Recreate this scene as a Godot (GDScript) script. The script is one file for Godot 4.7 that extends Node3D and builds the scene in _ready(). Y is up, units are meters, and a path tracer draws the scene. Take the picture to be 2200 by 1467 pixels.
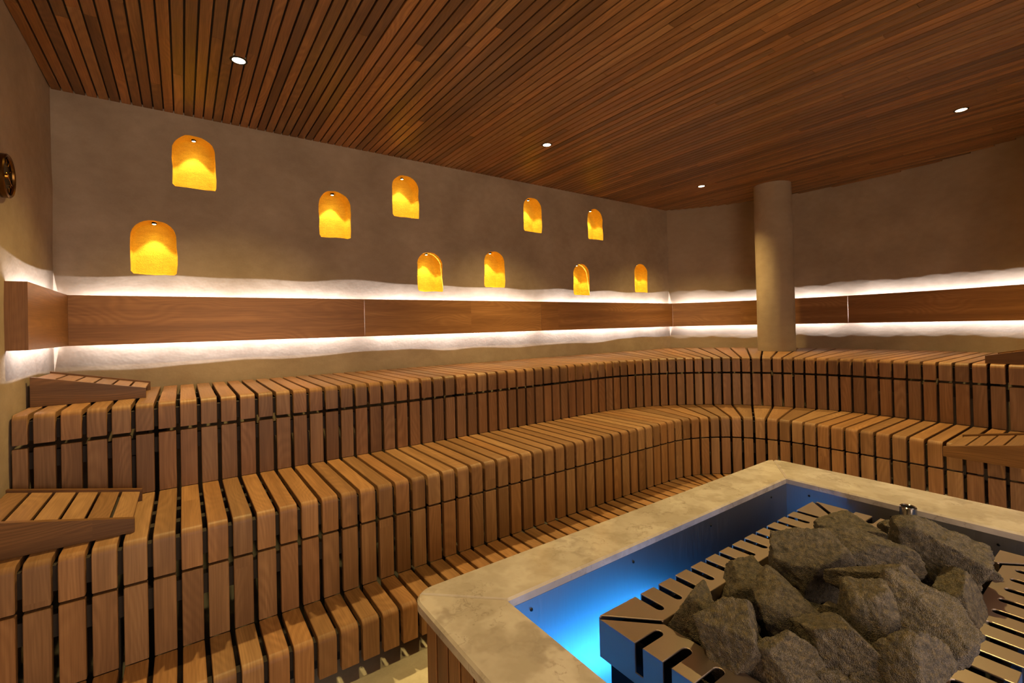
extends Node3D
# Sauna hall. Plan coordinates: u runs along the long niche wall, v towards it, h is height above the camera eye.
const Y0 := 1.40            # eye height above the floor
const V_WALL := 3.60        # niche wall
const U_LEFT := -0.5865     # left wall
const H_CEIL := 1.3928
const V_BACK := -1.30       # wall behind the camera
const V_END := 0.265        # end wall of the right bench run
const U_HALL := 4.25        # side wall of the part behind the end wall
const ARC_C := Vector2(2.943, 1.75)   # curved right wall
const ARC_R := 2.737
const H_TOP := -0.318
const H_MID := -0.730
const H_LOW := -1.161
const PITCH := 0.0832
const GAP := 0.0165
const U_FIRST := -0.1079

var M := {}
var taken := {}
var plaster_noise := FastNoiseLite.new()
var rng := RandomNumberGenerator.new()

func P(u: float, v: float, h: float) -> Vector3:
	return Vector3(u, h + Y0, -v)

func P2(q: Vector2, h: float) -> Vector3:
	return Vector3(q.x, h + Y0, -q.y)

# ---------------------------------------------------------------- set-up: camera, environment
func set_camera() -> void:
	var yaw := 0.616
	var pitch := 0.0085
	var roll := 0.024
	var f := 999.49
	var right := Vector3(cos(yaw), 0, sin(yaw))
	var fwd := Vector3(sin(yaw), 0, -cos(yaw))
	var up := Vector3.UP
	var f2 := fwd * cos(pitch) + up * sin(pitch)
	var u2 := up * cos(pitch) - fwd * sin(pitch)
	var r3 := right * cos(roll) - u2 * sin(roll)
	var u3 := u2 * cos(roll) + right * sin(roll)
	var cam := Camera3D.new()
	cam.name = "camera"
	cam.projection = Camera3D.PROJECTION_FRUSTUM
	cam.near = 0.05
	cam.far = 50.0
	cam.size = 2.0 * 0.05 * 733.5 / f
	cam.frustum_offset = Vector2(0, -(733.5 - 692.0) / f * 0.05)
	cam.transform = Transform3D(Basis(r3, u3, -f2), Vector3(0, Y0, 0))
	add_child(cam)
	cam.current = true

func set_environment() -> void:
	var e := Environment.new()
	e.background_mode = Environment.BG_COLOR
	e.background_color = Color.BLACK
	e.tonemap_mode = Environment.TONE_MAPPER_LINEAR
	e.tonemap_exposure = 1.25
	e.sdfgi_enabled = true
	e.ssao_enabled = true
	e.ssil_enabled = true
	var w := WorldEnvironment.new()
	w.name = "environment"
	w.environment = e
	add_child(w)

const DOWN_COLOR := Color(1.0, 0.87, 0.55)
const DOWN_ENERGY := 3.8
const NICHE_COLOR := Color(1.0, 0.92, 0.62)
const NICHE_ENERGY := 0.13
const NICHE_SPILL := 0.015
const LED_COLOR := Color(0.93, 0.945, 1.0)
const LED_ENERGY := 8.0
const BLUE_COLOR := Color(0.20, 0.60, 1.0)
const BLUE_ENERGY := 0.42
const WINDOW_COLOR := Color(1.0, 0.91, 0.82)
const WINDOW_ENERGY := 5.0

# ---------------------------------------------------------------- naming
func numbered(called: String) -> String:
	if not taken.has(called):
		taken[called] = 0
		return called
	taken[called] += 1
	return "%s_%03d" % [called, taken[called]]

func tag(o: Node, label: String, category: String, group := "") -> void:
	o.set_meta("label", label)
	o.set_meta("category", category)
	if group != "":
		o.set_meta("group", group)

func thing(called: String, label: String, category: String, at := Vector3.ZERO, group := "") -> Node3D:
	var o := Node3D.new()
	o.name = numbered(called)
	add_child(o)
	o.position = at
	tag(o, label, category, group)
	return o

func part(called: String, mesh: Mesh, m: Material, parent: Node, at := Vector3.ZERO) -> MeshInstance3D:
	var o := MeshInstance3D.new()
	o.name = called
	o.mesh = mesh
	o.material_override = m
	o.position = at
	parent.add_child(o, true)
	return o

func structure(called: String, mesh: Mesh, m: Material) -> MeshInstance3D:
	var o := part(called, mesh, m, self)
	o.set_meta("kind", "structure")
	return o

# ---------------------------------------------------------------- mesh helpers
func new_st() -> SurfaceTool:
	var st := SurfaceTool.new()
	st.begin(Mesh.PRIMITIVE_TRIANGLES)
	return st

func tri(st: SurfaceTool, p: Array, n: Array, t: Array) -> void:
	var out: Vector3 = n[0] + n[1] + n[2]
	var k := [0, 1, 2]
	if (p[1] - p[0]).cross(p[2] - p[0]).dot(out) > 0.0:
		k = [0, 2, 1]
	for i in k:
		st.set_normal(n[i])
		st.set_uv(t[i])
		st.add_vertex(p[i])

func quad(st: SurfaceTool, a: Vector3, b: Vector3, c: Vector3, d: Vector3, n: Vector3, ta := Vector2.ZERO, tb := Vector2.ZERO, tc := Vector2.ZERO, td := Vector2.ZERO) -> void:
	tri(st, [a, b, c], [n, n, n], [ta, tb, tc])
	tri(st, [a, c, d], [n, n, n], [ta, tc, td])

func quad_n(st: SurfaceTool, p: Array, n: Array, t: Array) -> void:
	tri(st, [p[0], p[1], p[2]], [n[0], n[1], n[2]], [t[0], t[1], t[2]])
	tri(st, [p[0], p[2], p[3]], [n[0], n[2], n[3]], [t[0], t[2], t[3]])

# Chamfered bar: axes ax (width), ay (thickness), az (length, grain); sizes full. Grain along az in the uv's second axis.
func bar(st: SurfaceTool, c: Vector3, ax: Vector3, ay: Vector3, az: Vector3, w: float, t: float, l: float, ch: float, uv0: Vector2) -> void:
	var ex := ax.normalized()
	var ey := ay.normalized()
	var ez := az.normalized()
	var hw := w / 2
	var ht := t / 2
	var hl := l / 2
	var faces := [[ex, ey, ez, hw, ht, hl], [ey, ez, ex, ht, hl, hw], [ez, ex, ey, hl, hw, ht]]
	for f in faces:
		for s in [-1.0, 1.0]:
			var n: Vector3 = f[0] * s
			var pl: Array = []
			var tl: Array = []
			for q in [[-1, -1], [1, -1], [1, 1], [-1, 1]]:
				var pt: Vector3 = f[0] * (f[3] * s) + f[1] * ((f[4] - ch) * q[0]) + f[2] * ((f[5] - ch) * q[1])
				pl.append(c + pt)
				tl.append(uv0 + bar_uv(pt, n, ex, ey, ez))
			quad(st, pl[0], pl[1], pl[2], pl[3], n, tl[0], tl[1], tl[2], tl[3])
	if ch <= 0.0:
		return
	# twelve chamfers
	for f in faces:
		for s1 in [-1.0, 1.0]:
			for s2 in [-1.0, 1.0]:
				# edge between +-f0 and +-f1 running along f2
				var n: Vector3 = (f[0] * s1 + f[1] * s2).normalized()
				var pl: Array = []
				var tl: Array = []
				for q in [[0, -1], [1, -1], [1, 1], [0, 1]]:
					var pt: Vector3
					if q[0] == 0:
						pt = f[0] * (f[3] * s1) + f[1] * ((f[4] - ch) * s2)
					else:
						pt = f[0] * ((f[3] - ch) * s1) + f[1] * (f[4] * s2)
					pt += f[2] * ((f[5] - ch) * q[1])
					pl.append(c + pt)
					tl.append(uv0 + bar_uv(pt, f[0], ex, ey, ez))
				quad(st, pl[0], pl[1], pl[2], pl[3], n, tl[0], tl[1], tl[2], tl[3])

func bar_uv(p: Vector3, n: Vector3, ex: Vector3, ey: Vector3, ez: Vector3) -> Vector2:
	if absf(n.dot(ex)) > 0.7:
		return Vector2(p.dot(ey) + 0.03, p.dot(ez))
	if absf(n.dot(ey)) > 0.7:
		return Vector2(p.dot(ex), p.dot(ez))
	return Vector2(p.dot(ex), p.dot(ey))

func bar_mesh(c: Vector3, ax: Vector3, ay: Vector3, az: Vector3, w: float, t: float, l: float, ch := 0.002, uv0 := Vector2.ZERO) -> ArrayMesh:
	var st := new_st()
	bar(st, c, ax, ay, az, w, t, l, ch, uv0)
	return st.commit()

func box_st(st: SurfaceTool, lo: Vector3, hi: Vector3, ch := 0.0) -> void:
	var s := hi - lo
	bar(st, (lo + hi) / 2, Vector3.RIGHT, Vector3.UP, Vector3.BACK, s.x, s.y, s.z, ch, Vector2.ZERO)

# Box given in plan terms (u, v, h ranges).
func box_uvh(st: SurfaceTool, u0: float, u1: float, v0: float, v1: float, h0: float, h1: float, ch := 0.0) -> void:
	box_st(st, P(u0, v1, h0), P(u1, v0, h1), ch)

# Sweep a rectangle along a plan path. off0..off1: sideways offset to the LEFT of travel (in u,v plan), h0..h1 heights.
func sweep(st: SurfaceTool, path: PackedVector2Array, off0: float, off1: float, h0: float, h1: float, uv0 := Vector2.ZERO) -> void:
	var n := path.size()
	var a := PackedVector2Array()
	var b := PackedVector2Array()
	var side := PackedVector2Array()
	var along := PackedFloat32Array()
	var s := 0.0
	for i in n:
		var d: Vector2
		if i == 0:
			d = (path[1] - path[0]).normalized()
		elif i == n - 1:
			d = (path[n - 1] - path[n - 2]).normalized()
		else:
			d = ((path[i + 1] - path[i]).normalized() + (path[i] - path[i - 1]).normalized()).normalized()
		var nn := Vector2(-d.y, d.x)
		side.append(nn)
		a.append(path[i] + nn * off0)
		b.append(path[i] + nn * off1)
		if i > 0:
			s += path[i].distance_to(path[i - 1])
		along.append(s)
	for i in n - 1:
		var n0 := Vector3(side[i].x, 0, -side[i].y)
		var n1 := Vector3(side[i + 1].x, 0, -side[i + 1].y)
		var s0 := along[i]
		var s1 := along[i + 1]
		var sg := 1.0 if off1 > off0 else -1.0
		quad_n(st, [P2(a[i], h0), P2(a[i + 1], h0), P2(a[i + 1], h1), P2(a[i], h1)], [-n0 * sg, -n1 * sg, -n1 * sg, -n0 * sg], [uv0 + Vector2(h0, s0), uv0 + Vector2(h0, s1), uv0 + Vector2(h1, s1), uv0 + Vector2(h1, s0)])
		quad_n(st, [P2(b[i], h0), P2(b[i + 1], h0), P2(b[i + 1], h1), P2(b[i], h1)], [n0 * sg, n1 * sg, n1 * sg, n0 * sg], [uv0 + Vector2(h0, s0), uv0 + Vector2(h0, s1), uv0 + Vector2(h1, s1), uv0 + Vector2(h1, s0)])
		quad(st, P2(a[i], h1), P2(a[i + 1], h1), P2(b[i + 1], h1), P2(b[i], h1), Vector3.UP, uv0 + Vector2(off0, s0), uv0 + Vector2(off0, s1), uv0 + Vector2(off1, s1), uv0 + Vector2(off1, s0))
		quad(st, P2(a[i], h0), P2(a[i + 1], h0), P2(b[i + 1], h0), P2(b[i], h0), Vector3.DOWN, uv0 + Vector2(off0, s0), uv0 + Vector2(off0, s1), uv0 + Vector2(off1, s1), uv0 + Vector2(off1, s0))
	for e in [[0, 1], [n - 1, n - 2]]:
		var d2: Vector2 = (path[e[0]] - path[e[1]]).normalized()
		quad(st, P2(a[e[0]], h0), P2(b[e[0]], h0), P2(b[e[0]], h1), P2(a[e[0]], h1), Vector3(d2.x, 0, -d2.y), uv0 + Vector2(off0, h0), uv0 + Vector2(off1, h0), uv0 + Vector2(off1, h1), uv0 + Vector2(off0, h1))

# Extruded plan polygon with a small bevel round the top.
func prism(st: SurfaceTool, pts: PackedVector2Array, h0: float, h1: float, bevel := 0.0) -> void:
	var n := pts.size()
	var ccw := not Geometry2D.is_polygon_clockwise(pts)
	var inner := PackedVector2Array()
	var nor := PackedVector2Array()
	for i in n:
		var d := (pts[(i + 1) % n] - pts[i]).normalized()
		nor.append(Vector2(d.y, -d.x) if ccw else Vector2(-d.y, d.x))
	for i in n:
		var m := nor[i] + nor[(i + n - 1) % n]
		var k := m.length_squared() / 2.0
		inner.append(pts[i] - m / maxf(k, 0.3) * bevel)
	for i in n:
		var j := (i + 1) % n
		var n3 := Vector3(nor[i].x, 0, -nor[i].y)
		quad(st, P2(pts[i], h0), P2(pts[j], h0), P2(pts[j], h1 - bevel), P2(pts[i], h1 - bevel), n3)
		if bevel > 0.0:
			quad(st, P2(pts[i], h1 - bevel), P2(pts[j], h1 - bevel), P2(inner[j], h1), P2(inner[i], h1), (n3 + Vector3.UP).normalized())
	for e in [[inner, h1, Vector3.UP], [pts, h0, Vector3.DOWN]]:
		var poly: PackedVector2Array = e[0]
		var idx := Geometry2D.triangulate_polygon(poly)
		for k in range(0, idx.size(), 3):
			tri(st, [P2(poly[idx[k]], e[1]), P2(poly[idx[k + 1]], e[1]), P2(poly[idx[k + 2]], e[1])], [e[2], e[2], e[2]], [poly[idx[k]], poly[idx[k + 1]], poly[idx[k + 2]]])

func lathe(st: SurfaceTool, prof: PackedVector2Array, axis_o: Vector3, axis: Vector3, n := 32) -> void:
	var ax := axis.normalized()
	var ex := ax.cross(Vector3.UP if absf(ax.y) < 0.9 else Vector3.RIGHT).normalized()
	var ey := ax.cross(ex)
	for i in prof.size() - 1:
		var d := prof[i + 1] - prof[i]
		var nn := Vector2(d.y, -d.x).normalized()
		for k in n:
			var a0 := TAU * k / n
			var a1 := TAU * (k + 1) / n
			var e0 := ex * cos(a0) + ey * sin(a0)
			var e1 := ex * cos(a1) + ey * sin(a1)
			var q := [axis_o + e0 * prof[i].x + ax * prof[i].y, axis_o + e1 * prof[i].x + ax * prof[i].y, axis_o + e1 * prof[i + 1].x + ax * prof[i + 1].y, axis_o + e0 * prof[i + 1].x + ax * prof[i + 1].y]
			var n0 := e0 * nn.x + ax * nn.y
			var n1 := e1 * nn.x + ax * nn.y
			quad_n(st, q, [n0, n1, n1, n0], [Vector2(a0, 0), Vector2(a1, 0), Vector2(a1, 1), Vector2(a0, 1)])

# ---------------------------------------------------------------- textures and materials
func fnl(s: int, freq: float, oct := 4) -> FastNoiseLite:
	var n := FastNoiseLite.new()
	n.seed = s
	n.noise_type = FastNoiseLite.TYPE_SIMPLEX_SMOOTH
	n.frequency = freq
	n.fractal_octaves = oct
	return n

func pack(w: int, h: int, f: Callable) -> ImageTexture:
	var data := PackedByteArray()
	data.resize(w * h * 3)
	var k := 0
	for y in h:
		for x in w:
			var c: Color = f.call(x, y)
			data[k] = int(clampf(c.r, 0, 1) * 255)
			data[k + 1] = int(clampf(c.g, 0, 1) * 255)
			data[k + 2] = int(clampf(c.b, 0, 1) * 255)
			k += 3
	return ImageTexture.create_from_image(Image.create_from_data(w, h, false, Image.FORMAT_RGB8, data))

# Straight-grained wood: x across the board, y along the grain. One tile is 0.6 m x 2.4 m.
func wood_texture(s: int, dark: Color, light: Color, figure: float) -> ImageTexture:
	var broad := fnl(s, 0.006, 3)
	var fine := fnl(s + 1, 0.11, 2)
	var warp := fnl(s + 2, 0.004, 2)
	var pore := fnl(s + 3, 0.35, 1)
	return pack(512, 1024, func(x: int, y: int) -> Color:
		var w := warp.get_noise_2d(x * 1.0, y * 0.5)
		var ring := sin((x * 0.085 + w * 13.0) * TAU * 0.5)
		var b := broad.get_noise_2d(x * 2.2, y * 0.25)
		var g := fine.get_noise_2d(x * 1.6, y * 0.05)
		var p := pore.get_noise_2d(x * 1.3, y * 0.06)
		var t := 0.52 + 0.34 * b + figure * ring * (0.6 + b) + 0.20 * g + 0.10 * p
		return dark.lerp(light, clampf(t, 0.0, 1.0)))

func std(c: Color, rough: float, metal := 0.0) -> StandardMaterial3D:
	var m := StandardMaterial3D.new()
	m.albedo_color = c
	m.roughness = rough
	m.metallic = metal
	return m

func wood_set(key: String, tex: Texture2D, tints: Array, rough: float, bump: Texture2D = null) -> void:
	M[key] = []
	for t in tints:
		var m := std(t, rough)
		m.albedo_texture = tex
		m.uv1_scale = Vector3(1.0 / 0.6, 1.0 / 2.4, 1)
		m.metallic_specular = 0.4
		M[key].append(m)

func shade(c: Color, k: float) -> Color:
	return Color(c.r * k, c.g * k, c.b * k)

func make_materials() -> void:
	var bench_tex := wood_texture(11, Color(0.445, 0.315, 0.20), Color(0.655, 0.50, 0.35), 0.10)
	var bench_tex2 := wood_texture(23, Color(0.435, 0.305, 0.19), Color(0.645, 0.485, 0.335), 0.14)
	var a := [Color(1, 1, 1), Color(0.93, 0.91, 0.89), Color(1.0, 0.96, 0.90), Color(0.88, 0.86, 0.84), Color(0.97, 0.93, 0.90)]
	wood_set("bench", bench_tex, a, 0.5)
	var keep: Array = M["bench"]
	wood_set("bench", bench_tex2, a, 0.5)
	M["bench"] = keep + M["bench"]
	var ceil_tex := wood_texture(37, Color(0.395, 0.262, 0.13), Color(0.665, 0.475, 0.275), 0.14)
	wood_set("ceiling", ceil_tex, [Color(1, 1, 1), Color(0.86, 0.84, 0.82), Color(1.0, 0.95, 0.9), Color(0.75, 0.73, 0.72), Color(0.93, 0.9, 0.88), Color(0.82, 0.82, 0.8)], 0.42)
	var panel_tex := wood_texture(51, Color(0.44, 0.29, 0.16), Color(0.67, 0.475, 0.295), 0.10)
	wood_set("panel", panel_tex, [Color(1, 1, 1), Color(0.95, 0.93, 0.92)], 0.42)
	wood_set("clad", panel_tex, [Color(1, 0.97, 0.86), Color(0.92, 0.9, 0.80), Color(0.82, 0.79, 0.74)], 0.5)
	M["rail"] = std(Color(0.15, 0.10, 0.065), 0.8)
	M["black"] = std(Color(0.03, 0.028, 0.026), 0.7)
	# plaster: mottled taupe
	var m1 := fnl(71, 0.006, 4)
	var m2 := fnl(72, 0.03, 3)
	var m3 := fnl(73, 0.22, 2)
	var plaster := pack(1536, 1536, func(x: int, y: int) -> Color:
		var t := 0.5 + 0.55 * m1.get_noise_2d(x * 1.5, y * 1.5) + 0.22 * m2.get_noise_2d(x * 1.5, y * 2.1) + 0.10 * m3.get_noise_2d(x * 1.5, y * 1.5)
		return Color(0.555, 0.48, 0.40).lerp(Color(0.66, 0.585, 0.50), clampf(t, 0, 1)))
	var relief := pack(1024, 1024, func(x: int, y: int) -> Color:
		var t := 0.5 + 0.35 * m2.get_noise_2d(x * 2.0, y * 3.3) + 0.25 * m3.get_noise_2d(x * 1.5, y * 2.2)
		return Color(t, t, t))
	var pm := std(Color(1, 1, 1), 0.92)
	pm.albedo_texture = plaster
	pm.uv1_triplanar = true
	pm.uv1_world_triplanar = true
	pm.uv1_scale = Vector3(0.14, 0.14, 0.14)
	pm.uv1_offset = Vector3(0.12, 0.1, 0.55)
	pm.heightmap_enabled = true
	pm.heightmap_texture = relief
	pm.heightmap_scale = 0.14
	pm.metallic_specular = 0.2
	M["plaster"] = pm
	# ochre distemper brushed into the niches: trowel strokes, thin spots and dark grit
	var o1 := fnl(111, 0.02, 3)
	var o2 := fnl(112, 0.09, 3)
	var o3 := fnl(113, 0.30, 1)
	var paint := pack(512, 512, func(x: int, y: int) -> Color:
		var t := 0.55 + 0.45 * o1.get_noise_2d(x * 0.6, y * 2.0) + 0.35 * o2.get_noise_2d(x * 0.5, y * 1.8)
		var c := Color(0.84, 0.64, 0.13).lerp(Color(0.96, 0.78, 0.22), clampf(t, 0, 1))
		var grit := clampf((o3.get_noise_2d(x, y) - 0.62) * 6.0, 0.0, 1.0)
		return c.lerp(Color(0.45, 0.30, 0.08), grit * 0.8))
	var strokes := pack(512, 512, func(x: int, y: int) -> Color:
		var t := 0.5 + 0.35 * o2.get_noise_2d(x * 0.5, y * 1.8) + 0.25 * o3.get_noise_2d(x * 0.5, y)
		return Color(t, t, t))
	var ym := std(Color(1, 1, 1), 0.85)
	ym.albedo_texture = paint
	ym.uv1_triplanar = true
	ym.uv1_world_triplanar = true
	ym.uv1_scale = Vector3(2.2, 2.2, 2.2)
	ym.heightmap_enabled = true
	ym.heightmap_texture = strokes
	ym.heightmap_scale = 0.35
	M["ochre"] = ym
	# floor: pale mineral tile
	var fl := pack(512, 512, func(x: int, y: int) -> Color:
		var t := 0.5 + 0.5 * m1.get_noise_2d(x * 1.6, y * 1.6) + 0.25 * m2.get_noise_2d(x, y) + 0.12 * m3.get_noise_2d(x, y)
		return Color(0.70, 0.655, 0.575).lerp(Color(0.84, 0.80, 0.73), clampf(t, 0, 1)))
	var fm := std(Color(1, 1, 1), 0.55)
	fm.albedo_texture = fl
	fm.uv1_triplanar = true
	fm.uv1_world_triplanar = true
	fm.uv1_scale = Vector3(0.7, 0.7, 0.7)
	M["floor"] = fm
	# marble
	var v1 := fnl(81, 0.018, 4)
	var v2 := fnl(82, 0.036, 3)
	var v3 := fnl(83, 0.012, 2)
	var marble := pack(1024, 1024, func(x: int, y: int) -> Color:
		var wx := x + 20.0 * v2.get_noise_2d(x, y)
		var wy := y + 20.0 * v2.get_noise_2d(x + 500, y + 300)
		var n := v1.get_noise_2d(wx * 1.0, wy * 0.7)
		var vein := pow(1.0 - minf(absf(n) * 16.0, 1.0), 2.0) * clampf(0.4 + 1.6 * v3.get_noise_2d(x + 300.0, y), 0.0, 1.0)
		var n2 := v1.get_noise_2d(wx * 0.6 + 900.0, wy * 0.8 + 200.0)
		var smudge := clampf((n2 - 0.22) * 2.5, 0.0, 1.0)
		var cloud := 0.5 + 0.8 * v3.get_noise_2d(wx, wy)
		var c := Color(0.63, 0.585, 0.535).lerp(Color(0.735, 0.695, 0.655), clampf(cloud, 0, 1))
		c = c.lerp(Color(0.44, 0.395, 0.35), vein * 0.45)
		c = c.lerp(Color(0.50, 0.455, 0.42), smudge * 0.4)
		return c)
	var mm := std(Color(1, 1, 1), 0.17)
	mm.albedo_texture = marble
	mm.uv1_triplanar = true
	mm.uv1_world_triplanar = true
	mm.uv1_scale = Vector3(0.5, 0.5, 0.5)
	mm.uv1_offset = Vector3(-0.15, 0.1, 0.6)
	M["marble"] = mm
	# steel
	var br := fnl(91, 0.9, 1)
	var brush := pack(256, 256, func(x: int, y: int) -> Color:
		var t := 0.46 + 0.07 * br.get_noise_2d(x * 2.0, y * 0.03)
		return Color(t, t, t))
	var sm := std(Color(0.60, 0.59, 0.58), 1.0, 1.0)
	sm.roughness_texture = brush
	sm.uv1_triplanar = true
	sm.uv1_world_triplanar = true
	sm.uv1_scale = Vector3(4, 1.5, 4)
	M["steel"] = sm
	M["plate"] = std(Color(0.78, 0.71, 0.66), 0.36, 1.0)
	M["dark_steel"] = std(Color(0.07, 0.07, 0.075), 0.45, 0.6)
	M["tube"] = std(Color(0.75, 0.75, 0.75), 0.2, 1.0)
	M["brass"] = std(Color(0.80, 0.56, 0.22), 0.22, 1.0)
	# stone
	var s1 := fnl(101, 0.02, 4)
	var s2 := fnl(102, 0.12, 3)
	var stone := pack(512, 512, func(x: int, y: int) -> Color:
		var t := 0.5 + 0.55 * s1.get_noise_2d(x, y) + 0.55 * s2.get_noise_2d(x, y * 2.0)
		var c := Color(0.10, 0.088, 0.078).lerp(Color(0.50, 0.45, 0.395), clampf(t, 0, 1))
		var o := s1.get_noise_2d(x + 700, y * 1.6)
		return c.lerp(Color(0.50, 0.42, 0.27), clampf((o - 0.12) * 1.8, 0.0, 0.55)))
	var sr := pack(512, 512, func(x: int, y: int) -> Color:
		var t := 0.5 + 0.4 * s2.get_noise_2d(x * 1.4, y * 1.4) + 0.3 * s1.get_noise_2d(x * 2, y * 2)
		return Color(t, t, t))
	var tm := std(Color(1, 1, 1), 0.78)
	tm.albedo_texture = stone
	tm.heightmap_enabled = true
	tm.heightmap_texture = sr
	tm.heightmap_scale = 0.9
	tm.uv1_triplanar = true
	tm.uv1_scale = Vector3(5.5, 5.5, 5.5)
	M["stone"] = tm

func glow(c: Color, e: float) -> StandardMaterial3D:
	var m := std(Color(0.9, 0.9, 0.9), 0.5)
	m.emission_enabled = true
	m.emission = c
	m.emission_energy_multiplier = e
	return m

# ---------------------------------------------------------------- plan curves
func right_wall(v: float) -> float:
	var d := v - ARC_C.y
	return ARC_C.x + sqrt(maxf(ARC_R * ARC_R - d * d, 0.0))

func right_wall_path(v0: float, v1: float, n: int, inset := 0.0) -> PackedVector2Array:
	var out := PackedVector2Array()
	var a0 := asin((v0 - ARC_C.y) / ARC_R)
	var a1 := asin((v1 - ARC_C.y) / ARC_R)
	for i in n + 1:
		var a := lerpf(a0, a1, float(i) / n)
		out.append(ARC_C + Vector2(cos(a), sin(a)) * (ARC_R - inset))
	return out

# bench fronts: a straight run, a quarter turn, a straight run
const TIERS := [
	{"v": 2.745, "u": 4.230, "c": Vector2(2.78, 1.295), "r": 1.45},
	{"v": 2.139, "u": 3.570, "c": Vector2(2.92, 1.489), "r": 0.65},
	{"v": 1.873, "u": 3.304, "c": Vector2(2.92, 1.489), "r": 0.384},
]

func front_at_u(t: int, u: float) -> Vector2:
	var d: Dictionary = TIERS[t]
	if u <= d.c.x:
		return Vector2(u, d.v)
	var x: float = u - d.c.x
	return Vector2(u, d.c.y + sqrt(maxf(d.r * d.r - x * x, 0.0)))

func front_at_v(t: int, v: float) -> Vector2:
	var d: Dictionary = TIERS[t]
	if v <= d.c.y:
		return Vector2(d.u, v)
	var y: float = v - d.c.y
	return Vector2(d.c.x + sqrt(maxf(d.r * d.r - y * y, 0.0)), v)

func front_path(t: int, off: float) -> PackedVector2Array:
	var d: Dictionary = TIERS[t]
	var out := PackedVector2Array()
	out.append(Vector2(U_LEFT + 0.004, d.v + off))
	for i in 17:
		var a := PI / 2 * (1.0 - i / 16.0)
		out.append(d.c + Vector2(cos(a), sin(a)) * (d.r + off))
	out.append(Vector2(d.u + off, V_END + 0.004))
	return out

# ---------------------------------------------------------------- room shell
func plaster_bump(a: float, b: float) -> float:
	return plaster_noise.get_noise_2d(a, b) * 0.0055

func arch(u0: float, u1: float, h0: float, h1: float, s: int) -> PackedVector2Array:
	# hand-cut niche outline, from the bottom left corner round over the arch
	var out := PackedVector2Array()
	var r := (u1 - u0) / 2
	var uc := (u0 + u1) / 2
	var rise := r * 0.98
	var raw: Array = []
	for i in 4:
		raw.append(Vector2(lerpf(u0 + 0.012, u1 - 0.008, i / 4.0), h0))
	raw.append(Vector2(u1 - 0.004, h0))
	for i in 5:
		raw.append(Vector2(u1, lerpf(h0 + 0.012, h1 - rise, i / 4.0)))
	for i in range(1, 16):
		var a := PI * i / 16.0
		raw.append(Vector2(uc + cos(a) * r, h1 - rise + pow(sin(a), 0.92) * rise))
	for i in 5:
		raw.append(Vector2(u0, lerpf(h1 - rise, h0 + 0.016, i / 4.0)))
	var nz := fnl(s, 9.0, 2)
	for p in raw:
		out.append(p + Vector2(nz.get_noise_2d(p.x, p.y), nz.get_noise_2d(p.x + 31.0, p.y)) * 0.006)
	return out

const NICHES := [
	[-0.039, 0.192, 0.932, 1.272], [-0.251, -0.023, 0.369, 0.705], [0.832, 1.060, 0.693, 1.044], [1.394, 1.625, 0.912, 1.257], [1.598, 1.829, 0.309, 0.640],
	[2.250, 2.478, 0.363, 0.696], [2.716, 2.944, 0.920, 1.259], [3.578, 3.807, 0.922, 1.257], [3.352, 3.581, 0.311, 0.643], [4.320, 4.547, 0.362, 0.701]]
const NICHE_DEPTH := 0.135

func wall_a_point(u: float, h: float) -> Vector3:
	return P(u, V_WALL + plaster_bump(u * 1.0, h * 1.6), h)

func build_wall_back() -> void:
	var us: Array = [U_LEFT - 0.1, 5.1]
	var hs: Array = [-Y0 - 0.02, H_CEIL + 0.02]
	var holes: Array = []
	for q in NICHES:
		var r := [q[0] - 0.012, q[1] + 0.012, q[2] - 0.012, q[3] + 0.012]
		holes.append(r)
		us.append_array([r[0], r[1]])
		hs.append_array([r[2], r[3]])
	us = refine(us, 0.07)
	hs = refine(hs, 0.07)
	var st := new_st()
	for i in us.size() - 1:
		for j in hs.size() - 1:
			var mu: float = (us[i] + us[i + 1]) / 2
			var mh: float = (hs[j] + hs[j + 1]) / 2
			var inside := false
			for r in holes:
				if mu > r[0] and mu < r[1] and mh > r[2] and mh < r[3]:
					inside = true
			if not inside:
				face(st, [wall_a_point(us[i], hs[j]), wall_a_point(us[i + 1], hs[j]), wall_a_point(us[i + 1], hs[j + 1]), wall_a_point(us[i], hs[j + 1])], Vector3.BACK)
	var outlines: Array = []
	for k in NICHES.size():
		var q: Array = NICHES[k]
		var r: Array = holes[k]
		var out := arch(q[0], q[1], q[2], q[3], 300 + k)
		outlines.append(out)
		# ring between the square hole of the grid and the arch
		var rim := PackedVector2Array()
		for u in us:
			if u >= r[0] - 1e-5 and u < r[1] - 1e-5:
				rim.append(Vector2(u, r[2]))
		for h in hs:
			if h >= r[2] - 1e-5 and h < r[3] - 1e-5:
				rim.append(Vector2(r[1], h))
		for n in range(us.size() - 1, -1, -1):
			if us[n] > r[0] + 1e-5 and us[n] <= r[1] + 1e-5:
				rim.append(Vector2(us[n], r[3]))
		for n in range(hs.size() - 1, -1, -1):
			if hs[n] > r[2] + 1e-5 and hs[n] <= r[3] + 1e-5:
				rim.append(Vector2(r[0], hs[n]))
		zipper(st, rim, out)
	st.generate_normals()
	# masonry behind the plaster
	var slab := new_st()
	box_uvh(slab, U_LEFT - 0.1, 5.1, V_WALL + NICHE_DEPTH + 0.02, V_WALL + NICHE_DEPTH + 0.10, -Y0 - 0.02, H_CEIL + 0.1)
	var mesh: ArrayMesh = st.commit()
	slab.commit(mesh)
	var wall := structure("wall_back", mesh, M["plaster"])
	for k in NICHES.size():
		var q: Array = NICHES[k]
		part("niche", niche_mesh(outlines[k], Vector2((q[0] + q[1]) / 2, (q[2] + q[3]) / 2)), M["ochre"], wall).set_meta("label", "ochre-yellow arched niche cut into the plaster wall")

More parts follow.
